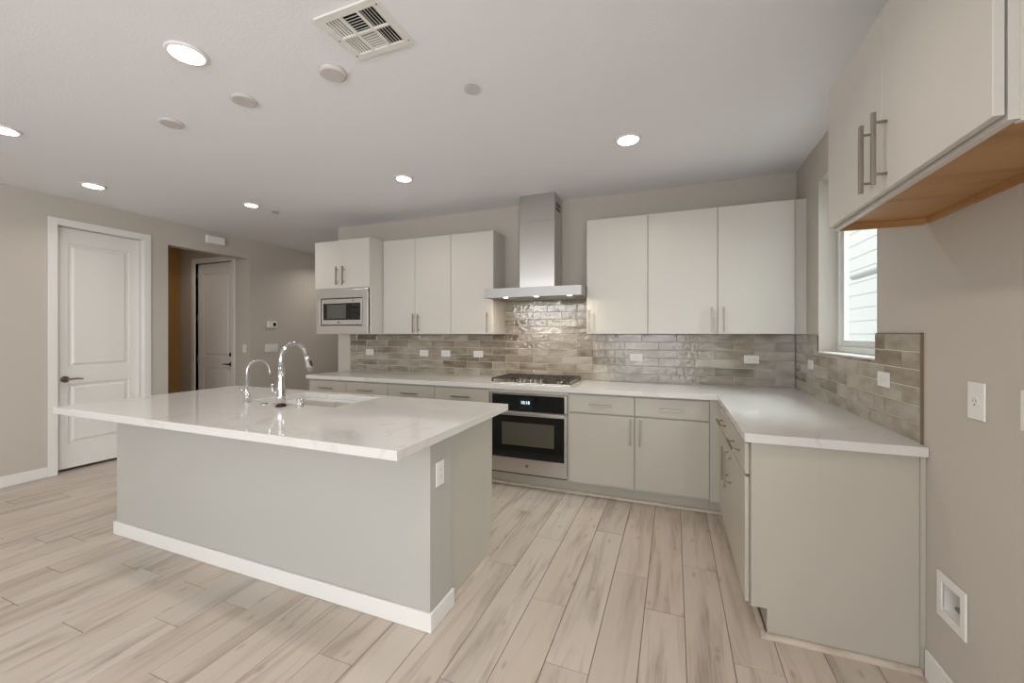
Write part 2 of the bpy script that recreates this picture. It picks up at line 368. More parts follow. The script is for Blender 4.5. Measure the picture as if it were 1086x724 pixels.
# ------------------------------------------------------------------ doors
def panel_door(name, label, width, height, loc, rz, m='white'):
    """local: width on +x from 0, front faces -y, front face at y=0"""
    root = bobj(name, m, None, (.003, width - .003, .014, .035, .026, height - .003))
    root.location = loc; root.rotation_euler = (0, 0, rz)
    tag(root, label, 'door', kind='structure')
    # stiles and rails in front of the slab, raised panels between
    s = .112 * width / .76
    zt, zm1, zm0, zb = height - .155, 1.03, .865, .265
    bm = BM()
    slab_holes(bm, 'y', 0, .013, .003, width - .003, .026, height - .003, [(s, width - s, zm1, zt), (s, width - s, zb, zm0)])
    obj('rails', bm, m, root, .005)
    for a, b in ((zm1, zt), (zb, zm0)):
        bm = BM(); g = .022
        x0, x1 = s + g, width - s - g; z0, z1 = a + g, b - g; e = .02
        o_ = [bm.verts.new(p) for p in ((x0, .0135, z0), (x1, .0135, z0), (x1, .0135, z1), (x0, .0135, z1))]
        i_ = [bm.verts.new(p) for p in ((x0 + e, .004, z0 + e), (x1 - e, .004, z0 + e), (x1 - e, .004, z1 - e), (x0 + e, .004, z1 - e))]
        bm.faces.new(i_)
        for q in range(4): bm.faces.new((o_[q], o_[(q + 1) % 4], i_[(q + 1) % 4], i_[q]))
        obj('raised_panel', bm, m, root)
    return root
def casing(parent_name, label, y_plane, x0, x1, z1, cw, depth, loc, rz):
    bm = BM(); t = .016
    box(bm, x0 - cw, x0 - .002, -t, 0, 0, z1 + cw); box(bm, x1 + .002, x1 + cw, -t, 0, 0, z1 + cw); box(bm, x0 - .002, x1 + .002, -t, 0, z1 + .002, z1 + cw)
    # jambs lining the opening
    box(bm, x0 - .011, x0, 0, depth, 0, z1 + .011); box(bm, x1, x1 + .011, 0, depth, 0, z1 + .011); box(bm, x0, x1, 0, depth, z1, z1 + .011)
    o = obj(parent_name, bm, 'white', None, .003); o.location = loc; o.rotation_euler = (0, 0, rz); o['kind'] = 'structure'; o['label'] = label; o['category'] = 'trim'
    return o
# main left door: wall faces +x -> rotate +90: local -y -> +x ; local +x -> +y
D1 = panel_door('door_1', 'white two-panel door at left in the long wall, behind the island', DY1 - DY0, DZ, (XL - .06, DY0, 0), R(90))
casing('trim_4', 'white casing around the main left door', 0, 0, DY1 - DY0, DZ, .068, .129, (XL, DY0, 0), R(90))
def lever(parent, x, z, dirn, m, deadbolt=False):
    h = BM(); disc(h, (x, 0, z), .032, -.012, 'y', 28)
    rose = obj('handle_rose', h, m, parent)
    b = BM(); tube(b, [(x, -.012, z), (x, -.05, z)], .011, 12)
    tube(b, [(x, -.05, z), (x + dirn * .02, -.055, z + .001), (x + dirn * .07, -.055, z + .004), (x + dirn * .115, -.052, z - .003)], [.011, .0105, .008, .006], 12)
    obj('lever', b, m, rose)
    if deadbolt:
        b = BM(); disc(b, (x, 0, z + .14), .03, -.016, 'y', 28); disc(b, (x, -.016, z + .14), .018, -.006, 'y', 20); obj('deadbolt', b, m, parent)
lever(D1, .072, .915, 1, 'brass')
D2 = panel_door('door_2', 'white two-panel door with black lever inside the recess', .815, 2.42, (-6.73, 4.02, 0), 0)
casing('trim_5', 'white casing around the recess door', 0, 0, .815, 2.42, .075, .12, (-6.73, 3.985, 0), 0)
lever(D2, .752, .925, -1, 'bronze', True)
for z in (.30, .92, 1.55, 2.20):
    b = BM(); disc(b, (-.003, -.006, z), .008, .1, 'z', 10); obj('hinge', b, 'nickel', D2)

# ------------------------------------------------------------------ window
bm = BM(); fx0, fx1 = XR + .105, XR + .148
slab_holes(bm, 'x', fx0, fx1, WY0 + .001, WY1 - .001, WZ0 + .011, WZ1 - .001, [(WY0 + .042, WY1 - .042, WZ0 + .05, WZ1 - .042)])
win = struct('window_1', bm, 'vinyl', .003, 'kitchen window with white vinyl frame above the right counter', 'window')
b = BM(); slab_holes(b, 'x', fx0 + .012, fx1 - .006, WY0 + .043, WY1 - .043, WZ0 + .051, WZ1 - .043, [(WY0 + .088, WY1 - .088, WZ0 + .09, WZ1 - .088)]); obj('window_sash', b, 'vinyl', win, .002)
gm = bpy.data.materials.new('window_glass'); gm.use_nodes = True; n = gm.node_tree.nodes; l = gm.node_tree.links
tr = n.new('ShaderNodeBsdfTransparent'); tr.inputs[0].default_value = (.93, .97, .96, 1); gl = n.new('ShaderNodeBsdfGlossy'); gl.inputs['Roughness'].default_value = .02; mxs = n.new('ShaderNodeMixShader')
mxs.inputs[0].default_value = .07; l.new(tr.outputs[0], mxs.inputs[1]); l.new(gl.outputs[0], mxs.inputs[2]); l.new(mxs.outputs[0], n['Material Output'].inputs[0]); M['glass'] = gm
b = BM(); box(b, fx0 + .024, fx0 + .028, WY0 + .042, WY1 - .042, WZ0 + .05, WZ1 - .042); obj('window_pane', b, 'glass', win)
b = BM(); box(b, XR - .006, fx0 + .04, WY0 + .001, WY1 - .001, WZ0, WZ0 + .010); obj('window_sill', b, 'white', win, .002)

# neighbour house outside
NH = thing('neighbour_house', 'pale lap-sided neighbouring house seen through the kitchen window', 'house', (3.3, 7, 0))
def nb(name, m, dims, bevel=0):
    x0, x1, y0, y1, z0, z1 = dims; return bobj(name, m, NH, (x0 - 3.3, x1 - 3.3, y0 - 7, y1 - 7, z0, z1), bevel)
bm = BM()
for i in range(30):
    z = -.366 + i * .248; v = [bm.verts.new(p) for p in ((0, -6, z), (0, 14, z), (.006, 14, z + .248), (.006, -6, z + .248))]; bm.faces.new(v)
    v = [bm.verts.new(p) for p in ((0, -6, z), (0, 14, z), (.006, 14, z - .0005), (.006, -6, z - .0005))]; bm.faces.new(v)
obj('siding', bm, 'siding', NH)
nb('corner_board', 'siding', (3.27, 3.29, 8.3, 8.42, -.3, 5))
# low lean-to roof with gutter
b = BM(); prof = [(-.45, 2.33), (-.45, 2.29), (-.0, 2.44), (-.0, 2.52)]
y0, y1 = -3.0, 1.35
ra = [b.verts.new((x, y0, z)) for x, z in prof]; rb = [b.verts.new((x, y1, z)) for x, z in prof]
for i in range(4): b.faces.new((ra[i], ra[(i + 1) % 4], rb[(i + 1) % 4], rb[i]))
b.faces.new(ra); b.faces.new(rb[::-1]); obj('eave_roof', b, 'roofing', NH)
b = BM()
arc = [(-.51 + .07 * math.cos(a), 2.33 + .07 * math.sin(a)) for a in [math.pi + i * math.pi / 8 for i in range(9)]]
arc2 = [(-.51 + .064 * math.cos(a), 2.33 + .064 * math.sin(a)) for a in [2 * math.pi - i * math.pi / 8 for i in range(9)]]
pr = arc + arc2
ra = [b.verts.new((x, y0, z)) for x, z in pr]; rb = [b.verts.new((x, y1 + .06, z)) for x, z in pr]
for i in range(len(pr)): b.faces.new((ra[i], ra[(i + 1) % len(pr)], rb[(i + 1) % len(pr)], rb[i]))
b.faces.new(ra); b.faces.new(rb[::-1]); obj('gutter', b, 'gutter', NH)
b = BM(); box(b, -40, 40, -40, 40, -.42, -.32); og = obj('yard_ground', b, 'siding'); tag(og, 'pale ground outside the house', 'ground', kind='structure')

# ------------------------------------------------------------------ backsplash tiles
def tiles(name, label, regions, along, plane, thick, sgn, off, zrows):
    """regions: list of (u0,u1,z0,z1); along 'x' (plane y) or 'y' (plane x)"""
    bm = BM(); lay = bm.loops.layers.float_color.new('tint'); rr = random.Random(11 + len(regions))
    def add(u0, u1, z0, z1, t, mi, tint):
        a, b_ = (plane, plane + sgn * t)
        lo, hi = min(a, b_), max(a, b_)
        g = .0025 if mi == 0 else 0
        if along == 'x': P = lambda u, d, z: (u, d, z)
        else: P = lambda u, d, z: (d, u, z)
        bk = [bm.verts.new(P(u, plane, z)) for u, z in ((u0, z0), (u1, z0), (u1, z1), (u0, z1))]
        md = [bm.verts.new(P(u, plane + sgn * (t - g * .7), z)) for u, z in ((u0, z0), (u1, z0), (u1, z1), (u0, z1))]
        wob = [rr.uniform(-.0004, .0004) for _ in range(4)] if mi == 0 else [0] * 4
        ft = [bm.verts.new(P(u, plane + sgn * (t + w_), z)) for (u, z), w_ in zip(((u0 + g, z0 + g), (u1 - g, z0 + g), (u1 - g, z1 - g), (u0 + g, z1 - g)), wob)]
        fs = [bm.faces.new(ft)]
        for i in range(4):
            fs.append(bm.faces.new((bk[i], bk[(i + 1) % 4], md[(i + 1) % 4], md[i])))
            if g: fs.append(bm.faces.new((md[i], md[(i + 1) % 4], ft[(i + 1) % 4], ft[i])))
        for f in fs:
            f.material_index = mi
            for lp in f.loops: lp[lay] = tint
    for (u0, u1, z0, z1) in regions:
        add(u0, u1, z0, z1, thick - .0022 if False else thick * .72, 1, (0, 0, 0, 1))
    z = 1.364 + .0745 * zrows; row = 0
    L, H, G = .3045, .0745, .0019
    while z > ZT:
        zt, zb_ = z, z - H; o_ = off + (L / 2 if row % 2 else 0); i = math.floor((min(r[0] for r in regions) - o_) / L) - 1
        while o_ + i * L < max(r[1] for r in regions):
            a, b_ = o_ + i * L + G, o_ + (i + 1) * L - G; i += 1
            tint = (min(1, max(0, rr.gauss(.55, .27))), rr.random(), rr.random(), 1)
            for (u0, u1, z0, z1) in regions:
                ca, cb, cz0, cz1 = max(a, u0), min(b_, u1), max(zb_ + G, z0), min(zt - G, z1)
                if cb - ca > .008 and cz1 - cz0 > .006: add(ca, cb, cz0, cz1, thick, 0, tint)
        z -= H; row += 1
    return tag(obj(name, bm, ['tile', 'grout']), label, 'backsplash')
tiles('tile_backsplash', 'glossy greige handmade subway tiles on the back wall behind the cooktop', [(-3.735, -1.6505, ZT + .0008, 1.3590), (-1.6495, -.7335, ZT + .0008, 1.699), (-.7325, XR - .013, ZT + .0008, 1.3590)], 'x', YB - .0005, .009, -1, .029 - .305 * 3, 6)
tr2 = tiles('tile_backsplash', 'glossy greige subway tiles on the right wall under the window', [(2.150, WY0 - .001, ZT + .0008, 1.364), (WY0 - .001, WY1 + .001, ZT + .0008, WZ0 - .001), (WY1 + .001, YB - .012, ZT + .0008, 1.359)], 'y', XR - .0005, .009, -1, 2.15, 0)
b = BM(); box(b, XR - .0105, XR - .0005, 2.1455, 2.1495, ZT + .001, 1.367); box(b, XR - .0105, XR - .0005, 2.1455, WY0 - .004, 1.3645, 1.367); obj('edge_strip', b, 'tile_edge', tr2)

# ================================================================== CABINETS
def bar_handle(parent, x, z, length, vertical, m='nickel', y=0):
    bm = BM(); s = .006; st = .034; h = length / 2; q = h - .032
    if vertical:
        box(bm, x - s, x + s, y - st - s, y - st + s, z - h, z + h)
        for e in (-q, q): tube(bm, [(x, y, z + e), (x, y - st, z + e)], .0045, 10)
    else:
        box(bm, x - h, x + h, y - st - s, y - st + s, z - s, z + s)
        for e in (-q, q): tube(bm, [(x + e, y, z), (x + e, y - st, z)], .0045, 10)
    return obj('bar_handle', bm, m, parent, .002)
def cabinet(name, label, cat, loc, rz, w_, d, z0, z1, fronts, m, group=None, toe=None, carc=None):
    """local x 0..w, carcass y 0..d, fronts in y -.02..-.001"""
    t = thing(name, label, cat, loc, rz, group)
    if carc: obj('carcass', carc, m, t, .001)
    else: bobj('carcass', m, t, (0, w_, 0, d, z0, z1), .001)
    for (kind, a, b, c, e, hd) in fronts:
        o = bobj(kind, m, t, (a, b, -.021, -.0025, c, e), .0015)
        if hd: bar_handle(o, *hd, y=-.021)
    if toe: bobj('toe_kick', m, t, (0, w_, toe, toe + .015, 0.001, z0 - .001))
    return t
g = .0025
# ---- upper cabinets, right of the hood
UZ0, UZ1, UD = 1.362, 2.392, YB - 3.694
yu = 3.694
def up(x0, x1, label, fr, group):
    return cabinet('wall_cabinet', label, 'cabinet', (x0, yu, 0), 0, x1 - x0, UD - .001, UZ0, UZ1, [(k, a - x0, b - x0, UZ0 + .003, UZ1 - .008, (hx - x0, 1.478, .2, True)) for k, a, b, hx in fr], 'upper', group)
up(-.730, -.2055, 'white single-door wall cabinet immediately right of the steel range hood', [('door', -.728, -.2075, -.704)], 'wall cabinets on the back wall')
up(-.2045, .857, 'white two-door wall cabinet in the corner beside the window', [('door', -.2025, .3275, .285), ('door', .3325, .855, .372)], 'wall cabinets on the back wall')
b = BM(); box(b, .8575, XR - .001, yu + .008, YB - .001, UZ0, UZ1); fl = obj('filler_strip', b, 'upper', None, .001); tag(fl, 'narrow white filler between corner wall cabinet and right wall', 'filler strip')
up(-2.990, -2.1325, 'white two-door wall cabinet between microwave cabinet and single-door cabinet', [('door', -2.984, -2.5715, -2.602 + .025), ('door', -2.5665, -2.1345, -2.535 + .018)], 'wall cabinets on the back wall')
up(-2.1315, -1.6515, 'white single-door wall cabinet immediately left of the steel range hood', [('door', -2.1295, -1.6535, -1.711)], 'wall cabinets on the back wall')

# ---- microwave cabinet
mx0, mx1, my = -3.764, -2.992, 3.486
t = thing('microwave_cabinet', 'deep white wall cabinet with two short doors above the microwave', 'cabinet', (mx0, my, 0), 0, 'wall cabinets on the back wall')
W = mx1 - mx0; DD = YB - my - .001
b = BM()
box(b, 0, .016, 0, DD, 1.362, 2.396); box(b, W - .016, W, 0, DD, 1.362, 2.396); box(b, .016, W - .016, 0, DD, 2.376, 2.396); box(b, .016, W - .016, 0, DD, 1.852, 1.872); box(b, .016, W - .016, 0, DD, 1.362, 1.374); box(b, .016, W - .016, DD - .01, DD, 1.374, 2.376)
obj('carcass', b, 'upper', t, .001)
for a, bb, hx in ((.003, W / 2 - .0015, W / 2 - .046), (W / 2 + .0015, W - .003, W / 2 + .046)):
    o = bobj('door', 'upper', t, (a, bb, -.021, -.0025, 1.866, 2.388), .0015); bar_handle(o, hx, 2.0, .2, True, y=-.021)
mw = thing('microwave_oven', 'stainless built-in microwave with wide trim frame in white cabinet', 'microwave', (mx0, my, 1.362))
b = BM(); slab_holes(b, 'y', -.022, -.003, .022, W - .024, .006, .487, [(.083, W - .098, .092, .396)]); obj('trim_frame', b, 'steel', mw, .002)
bobj('body', 'black', mw, (.084, W - .099, -.002, .38, .093, .395))
b = BM(); slab_holes(b, 'y', -.017, -.003, .096, W - .111, .103, .386, [(.115, W - .130, .156, .338)]); obj('door_frame', b, 'steel', mw, .0015)
dg = bobj('door_glass', 'black_glass', mw, (.116, .485, -.014, -.006, .157, .337))
M['mw_screen'] = mat('microwave_screen', (.09, .09, .075), .25); bobj('window_screen', 'mw_screen', dg, (.175, .445, -.0155, -.0142, .172, .326))
cp = bobj('control_panel', 'black_glass', mw, (.488, W - .131, -.014, -.006, .157, .337))
bobj('display', 'display', cp, (.53, W - .14, -.0152, -.0141, .300, .327))
for i in range(4):
    for j in range(3): bobj('key', 'black', cp, (.533 + j * .033, .557 + j * .033, -.0155, -.0141, .172 + i * .028, .19 + i * .028), .001)
b = BM(); disc(b, (.34, -.017, .129), .011, -.002, 'y', 24); lg = obj('round_badge', b, 'black', mw); text('badge_monogram', 'GE', .011, (.34, -.0196, .129), (R(90), 0, 0), 'steel', lg)
b = BM(); box(b, .545, .549, -.019, -.0171, .345, .385); obj('door_seam', b, 'black', mw)

# ---- base cabinets, back run
yf = 3.388; BD = YB - yf - .001; BZ0, BZ1 = .112, .873
def base(x0, x1, label, hx, door_h=None, hw=.18):
    w_ = x1 - x0
    fr = [('drawer', .002, w_ - .002, .7145, .858, (hx - x0, .783, hw, False))]
    fr.append(('door', .002, w_ - .002, .132, .7015, (door_h - x0, .585, .205, True) if door_h else (.035, .585, .205, True)))
    return cabinet('base_cabinet', label, 'cabinet', (x0, yf, 0), 0, w_, BD, BZ0, BZ1, fr, 'base', 'grey base cabinets along the back wall', toe=.075)
base(-3.740, -3.2205, 'grey base cabinet at the open left end of the counter', -3.48, hw=.19)
base(-3.2195, -2.6840, 'grey base cabinet second from the left end of the counter', -2.95, hw=.19)
base(-2.6830, -2.1310, 'grey base cabinet third from the left end of the counter', -2.405, hw=.2)
base(-2.1300, -1.5570, 'grey base cabinet directly left of the wall oven', -1.84, hw=.2)
base(-.8190, -.2885, 'grey base cabinet directly right of the wall oven', -.555, -.321)
base(-.2875, .2480, 'grey base cabinet left of the inner corner', -.015, -.250)
# oven cabinet
ov = thing('oven_cabinet', 'grey base cabinet frame holding the built-in wall oven', 'cabinet', (-1.556, yf, 0), 0, 'grey base cabinets along the back wall')
OW = .736
b = BM(); box(b, 0, .016, 0, BD, .112, .873); box(b, OW - .016, OW, 0, BD, .112, .873); box(b, .016, OW - .016, 0, BD, .112, .128); box(b, .016, OW - .016, BD - .01, BD, .128, .873)
obj('carcass', b, 'base', ov, .001); bobj('top_rail', 'base', ov, (.001, OW - .001, -.021, -.0005, .842, .872), .001)
bobj('toe_kick', 'base', ov, (0, OW, .075, .09, .001, .111))
wo = thing('wall_oven', 'built-in stainless single oven with black glass door below cooktop', 'oven', (-1.556, yf, 0))
bobj('body', 'black', wo, (.02, OW - .02, .001, .52, .13, .838))
b = BM(); box(b, .012, .034, -.028, -.001, .690, .838); box(b, OW - .036, OW - .014, -.028, -.001, .690, .838); box(b, .034, OW - .036, -.028, -.001, .828, .838); obj('panel_frame', b, 'steel', wo, .0015)
cpn = bobj('control_panel', 'black_glass', wo, (.035, OW - .037, -.027, -.002, .692, .827))
bobj('display', 'display', cpn, (.29, .415, -.0282, -.0272, .705, .80)); text('clock_display', '10:18', .038, (.350, -.0288, .762), (R(90), 0, 0), 'clock', cpn)
od = BM(); slab_holes(od, 'y', -.032, -.003, .012, OW - .014, .142, .684, [(.034, OW - .036, .272, .668)]); odr = obj('oven_door', od, 'steel', wo, .0015)
bobj('door_glass', 'black_glass', odr, (.035, OW - .037, -.030, -.006, .273, .667))
M['oven_window'] = mat('oven_window', (.085, .08, .06), .12); bobj('oven_window', 'oven_window', odr, (.13, OW - .125, -.0312, -.0301, .385, .585))
b = BM(); box(b, .022, OW - .024, -.078, -.062, .655, .687); box(b, .05, .07, -.064, -.031, .66, .682); box(b, OW - .072, OW - .052, -.064, -.031, .66, .682); obj('handle', b, 'steel', odr, .005)
b = BM(); disc(b, (OW / 2, -.032, .212), .014, -.003, 'y', 28); bd = obj('round_badge', b, 'nickel', odr); text('badge_monogram', 'GE', .014, (OW / 2, -.0355, .212), (R(90), 0, 0), 'black', bd)
bobj('bottom_vent', 'black', wo, (.016, OW - .018, -.020, -.002, .129, .139))
# corner filler
b = BM(); box(b, .2490, .3275, yf - .012, yf + .06, .112, .873); box(b, .3285, .3480, 3.26, yf + .06, .112, .873); box(b, .249, .399, yf + .075, yf + .09, .001, .111); cf = obj('corner_filler', b, 'base', None, .001); tag(cf, 'grey filler in the inner corner of the base cabinets', 'filler strip')

# ---- right run (faces -x): local x runs towards the camera
xf = .328
def rbase(yfar, ynear, label, hx, dhx, last=False):
    w_ = yfar - ynear
    fr = [('drawer', .002, w_ - .002, .7145, .858, (hx, .783, .24, False)), ('door', .002, w_ - .002, .125, .7015, (dhx, .58, .205, True))]
    t = cabinet('base_cabinet', label, 'cabinet', (xf, yfar, 0), R(-90), w_, XR - xf - .002, BZ0, BZ1, fr, 'base', 'grey base cabinets below the window', toe=.065)
    return t
rbase(3.255, 2.701, 'grey base cabinet under the window nearer the inner corner', .277, .48)
rb_ = rbase(2.700, 2.158, 'grey base cabinet at the near end of the right counter', .29, .06, True)
# end panel with toe notch, part of that cabinet  (local: x = 2.7 - Y, y = X - xf)
bm = BM()
out = [(.002, .124), (.064, .124), (.064, .001), (.594, .001), (.594, .872), (.002, .872)]
fa = [bm.verts.new((.5425, y, z)) for y, z in out]; fb = [bm.verts.new((.5650, y, z)) for y, z in out]
bm.faces.new(fa); bm.faces.new(fb[::-1])
for i in range(6): bm.faces.new((fa[i], fa[(i + 1) % 6], fb[(i + 1) % 6], fb[i]))
obj('end_panel', bm, 'base', rb_, .001)
bobj('edge_stile', 'base', rb_, (.5655, .5680, .002, .024, .124, .872)); bobj('scribe_strip', 'base', rb_, (.5425, .572, .5945, .6105, .001, .872))

# ---- cabinet above the refrigerator bay (faces -x)
fy1, fy0, fX = 2.118, 1.150, .636
t = thing('refrigerator_cabinet', 'white two-door cabinet high on the right wall with bare wood underside', 'cabinet', (fX, fy1, 0), R(-90), None)
FW, FD = fy1 - fy0, XR - fX - .001
b = BM(); box(b, 0, FW, 0, .018, 1.800, 2.392); box(b, 0, .013, .018, FD, 1.834, 2.392); box(b, FW - .016, FW, .018, FD, 1.796, 2.392); box(b, .014, FW - .016, .018, FD, 2.376, 2.392)
obj('carcass', b, 'upper', t, .001)
b = BM(); box(b, .0145, FW - .0165, .0185, FD - .014, 1.822, 1.832); box(b, .0145, FW - .0165, FD - .0135, FD, 1.800, 1.83); box(b, .0002, .0142, .0185, FD - .014, 1.796, 1.833); obj('underside_panel', b, 'birch', t, label='bare honey coloured wood underside')
for a, bb, hx in ((.002, FW / 2 - .0015, FW / 2 - .055), (FW / 2 + .0015, FW - .001, FW / 2 + .035)):
    o = bobj('door', 'upper', t, (a, bb, -.023, -.004, 1.812, 2.388), .0015); bar_handle(o, hx - .0, 1.94, .225, True, y=-.023)

# ================================================================== COUNTERTOPS
bm = BM()
out = [(-3.768, YC), (XC, YC), (XC, YE), (XR - .0015, YE), (XR - .0015, YB - .0015), (-3.768, YB - .0015)]
lo = [bm.verts.new((x, y, ZB)) for x, y in out]; hi = [bm.verts.new((x, y, ZT)) for x, y in out]
bm.faces.new(lo[::-1]); bm.faces.new(hi)
for i in range(6): bm.faces.new((lo[i], lo[(i + 1) % 6], hi[(i + 1) % 6], hi[i]))
tag(obj('countertop', bm, 'quartz', None, .002), 'white quartz L-shaped countertop along the back and right walls', 'countertop')
IX0, IX1, IY0, IY1 = -3.550, -.987, 1.294, 2.429
SX0, SX1, SY0, SY1 = -2.655, -1.935, 1.925, 2.345
bm = BM(); slab_holes(bm, 'z', ZB, ZT, IX0, IX1, IY0, IY1, [(SX0, SX1, SY0, SY1)])
tag(obj('island_countertop', bm, 'quartz', None, .002), 'large white quartz countertop of the island with sink cutout', 'countertop')

# sink
sk = BM(); t_ = .012; zb = ZB - .23
slab_holes(sk, 'z', ZB - .012, ZB - .001, SX0 - .03, SX1 + .03, SY0 - .03, SY1 + .03, [(SX0 + .004, SX1 - .004, SY0 + .004, SY1 - .004)])
slab_holes(sk, 'z', zb, ZB - .012, SX0 - .012, SX1 + .012, SY0 - .012, SY1 + .012, [(SX0 + .004, SX1 - .004, SY0 + .004, SY1 - .004)])
box(sk, SX0 - .012, SX1 + .012, SY0 - .012, SY1 + .012, zb - .012, zb)
snk = obj('kitchen_sink', sk, 'sink', None, .004); tag(snk, 'white undermount single-bowl sink in the island', 'sink')
b = BM(); disc(b, ((SX0 + SX1) / 2, (SY0 + SY1) / 2, zb + .0005), .045, .003); obj('drain', b, 'chrome', snk)

# ================================================================== ISLAND
isl = thing('kitchen_island', 'long island with pale painted front wall and white baseboard', 'island', (-2.3, 1.7, 0))
def ib(name, m, dims, bevel=0, label=None):
    x0, x1, y0, y1, z0, z1 = dims; return bobj(name, m, isl, (x0 + 2.3, x1 + 2.3, y0 - 1.7, y1 - 1.7, z0, z1), bevel, label)
ib('half_wall', 'island', (-3.540, -1.037, 1.601, 1.790, 0.001, ZB - .001), .002)
b = BM()
for d in ((-3.5535, -1.0235, 1.5875, 1.6005), (-1.0365, -1.0235, 1.6005, 1.803), (-3.5535, -3.5405, 1.6005, 1.803)): box(b, d[0] + 2.3, d[1] + 2.3, d[2] - 1.7, d[3] - 1.7, .001, .088)
obj('baseboard', b, 'white', isl, .003)
b = BM(); bx = lambda *d: box(b, d[0] + 2.3, d[1] + 2.3, d[2] - 1.7, d[3] - 1.7, d[4], d[5])
bx(-3.50, -2.76, 1.792, 2.300, .11, ZB - .002); bx(-1.86, -1.074, 1.792, 2.300, .11, ZB - .002); bx(-2.759, -1.861, 1.792, 1.86, .11, ZB - .002); bx(-2.759, -1.861, 1.86, 2.300, .11, .60)
obj('carcass', b, 'base', isl)
bm = BM(); out = [(1.7915, .001), (2.262, .001), (2.262, .11), (2.303, .11), (2.303, ZB - .001), (1.7915, ZB - .001)]
fa = [bm.verts.new((-1.073 + 2.3, y - 1.7, z)) for y, z in out]; fb = [bm.verts.new((-1.054 + 2.3, y - 1.7, z)) for y, z in out]
bm.faces.new(fa); bm.faces.new(fb[::-1])
for i in range(6): bm.faces.new((fa[i], fa[(i + 1) % 6], fb[(i + 1) % 6], fb[i]))
obj('end_panel', bm, 'base', isl, .001)
ib('toe_kick', 'base', (-3.50, -1.074, 2.235, 2.25, .001, .109))
xs = [-3.50, -2.95, -2.76, -2.31, -1.86, -1.4565, -1.054]
for i in range(6):
    o = bobj('door', 'base', isl, (xs[i] + 2.302, xs[i + 1] + 2.298, .606, .627, .13, .862), .0015)
    b = BM(); hx = (xs[i + 1] if i % 2 == 0 else xs[i]) + 2.3 + (-.04 if i % 2 == 0 else .04)
    box(b, hx - .006, hx + .006, .655, .667, .55, .75); tube(b, [(hx, .627, .58), (hx, .66, .58)], .0045, 8); tube(b, [(hx, .627, .72), (hx, .66, .72)], .0045, 8); obj('bar_handle', b, 'nickel', o, .002)

# ================================================================== FAUCETS on the island
fc = thing('kitchen_faucet', 'tall chrome gooseneck pull-down faucet behind the island sink', 'faucet', (-2.265, 1.828, ZT))
b = BM(); lathe(b, (0, 0, .0006), [(.032, 0), (.032, .006), (.028, .009)], 32); obj('base_ring', b, 'bronze', fc)
b = BM(); lathe(b, (0, 0, .0096), [(.026, 0), (.027, .05), (.0255, .105), (.021, .125), (.019, .17), (.0155, .24)], 32); obj('body', b, 'chrome', fc)
b = BM(); pts = [(0, 0, .245), (0, 0, .285)]
for i in range(15):
    a = math.pi - i * math.pi / 14 * .93; pts.append((0, .094 + .094 * math.cos(a), .29 + .098 * math.sin(a)))
e = pts[-1]; dv = (Vector(pts[-1]) - Vector(pts[-2])).normalized()
tube(b, pts, [.0145] * 2 + [.0135] * 15, 18); obj('gooseneck_spout', b, 'chrome', fc)
b = BM(); p = Vector(e); tube(b, [p + dv * .001, p + dv * .03, p + dv * .075, p + dv * .11], [.0145, .0165, .0185, .0205], 18); sh = obj('spray_head', b, 'chrome', fc)
b = BM(); q = p + dv * .06 + Vector((.014, .010, 0)); tube(b, [q - dv * .018, q + dv * .018], .0075, 10); obj('spray_button', b, 'black', sh)
b = BM(); tube(b, [(-.022, 0, .085), (-.05, 0, .085)], .016, 18); tube(b, [(-.05, 0, .085), (-.062, -.006, .095), (-.066, -.012, .14)], [.010, .008, .006], 12); obj('side_lever', b, 'chrome', fc)
ff = thing('filter_faucet', 'slim chrome filtered-water faucet left of the main faucet', 'faucet', (-2.595, 1.845, ZT))
b = BM(); lathe(b, (0, 0, .0006), [(.024, 0), (.024, .005), (.017, .008), (.016, .055), (.012, .062), (.0125, .085), (.007, .10)], 28); obj('body', b, 'chrome', ff)
b = BM(); pts = [(0, 0, .10), (0, 0, .20)]
for i in range(15):
    a = math.pi - i * math.pi / 14 * 1.02; pts.append((.025 + .025 * math.cos(a), .062 + .062 * math.cos(a), .20 + .075 * math.sin(a)))
pts.append((pts[-1][0], pts[-1][1], .178)); tube(b, pts, .0065, 14); obj('gooseneck_spout', b, 'chrome', ff)
b = BM(); tube(b, [(0, 0, .068), (-.04, -.008, .068)], .008, 12); tube(b, [(-.036, -.008, .06), (-.036, -.008, .105)], [.006, .0045], 10); obj('side_lever', b, 'chrome', ff)
ag = BM(); lathe(ag, (-2.137, 1.855, ZT + .0006), [(.023, 0), (.023, .004), (.0195, .006), (.0195, .046), (.0175, .049)], 32); tag(obj('air_gap_cap', ag, 'chrome'), 'short chrome air-gap cylinder right of the main faucet', 'air gap')
b = BM(); lathe(b, (-2.437, 1.848, ZT + .0006), [(.022, 0), (.022, .003), (.017, .006), (.010, .0062)], 32); tag(obj('sink_button', b, 'chrome'), 'flat chrome disposal button between the two faucets', 'button')

# ================================================================== COOKTOP
CX0, CX1, CY0, CY1 = -1.588, -.826, 3.455, 3.935
ct = thing('gas_cooktop', 'stainless gas cooktop with dark cast-iron grates', 'cooktop', ((CX0 + CX1) / 2, (CY0 + CY1) / 2, ZT))
hw, hd = (CX1 - CX0) / 2, (CY1 - CY0) / 2
bobj('steel_tray', 'steel', ct, (-hw, hw, -hd, hd, .0008, .010), .003)
burn = [(-.25, .115, .04), (-.25, -.10, .032), (0, .08, .052), (.25, .115, .034), (.25, -.10, .045)]
for x, y, r in burn:
    b = BM(); lathe(b, (x, y, .0105), [(r * 1.25, 0), (r * 1.2, .006), (r, .008), (r, .013), (r * .9, .016)], 28); bo = obj('burner', b, 'brass', ct)
    b = BM(); lathe(b, (x, y, .027), [(r * .8, 0), (r * .8, .004), (r * .7, .007)], 28); obj('burner_cap', b, 'iron', bo)
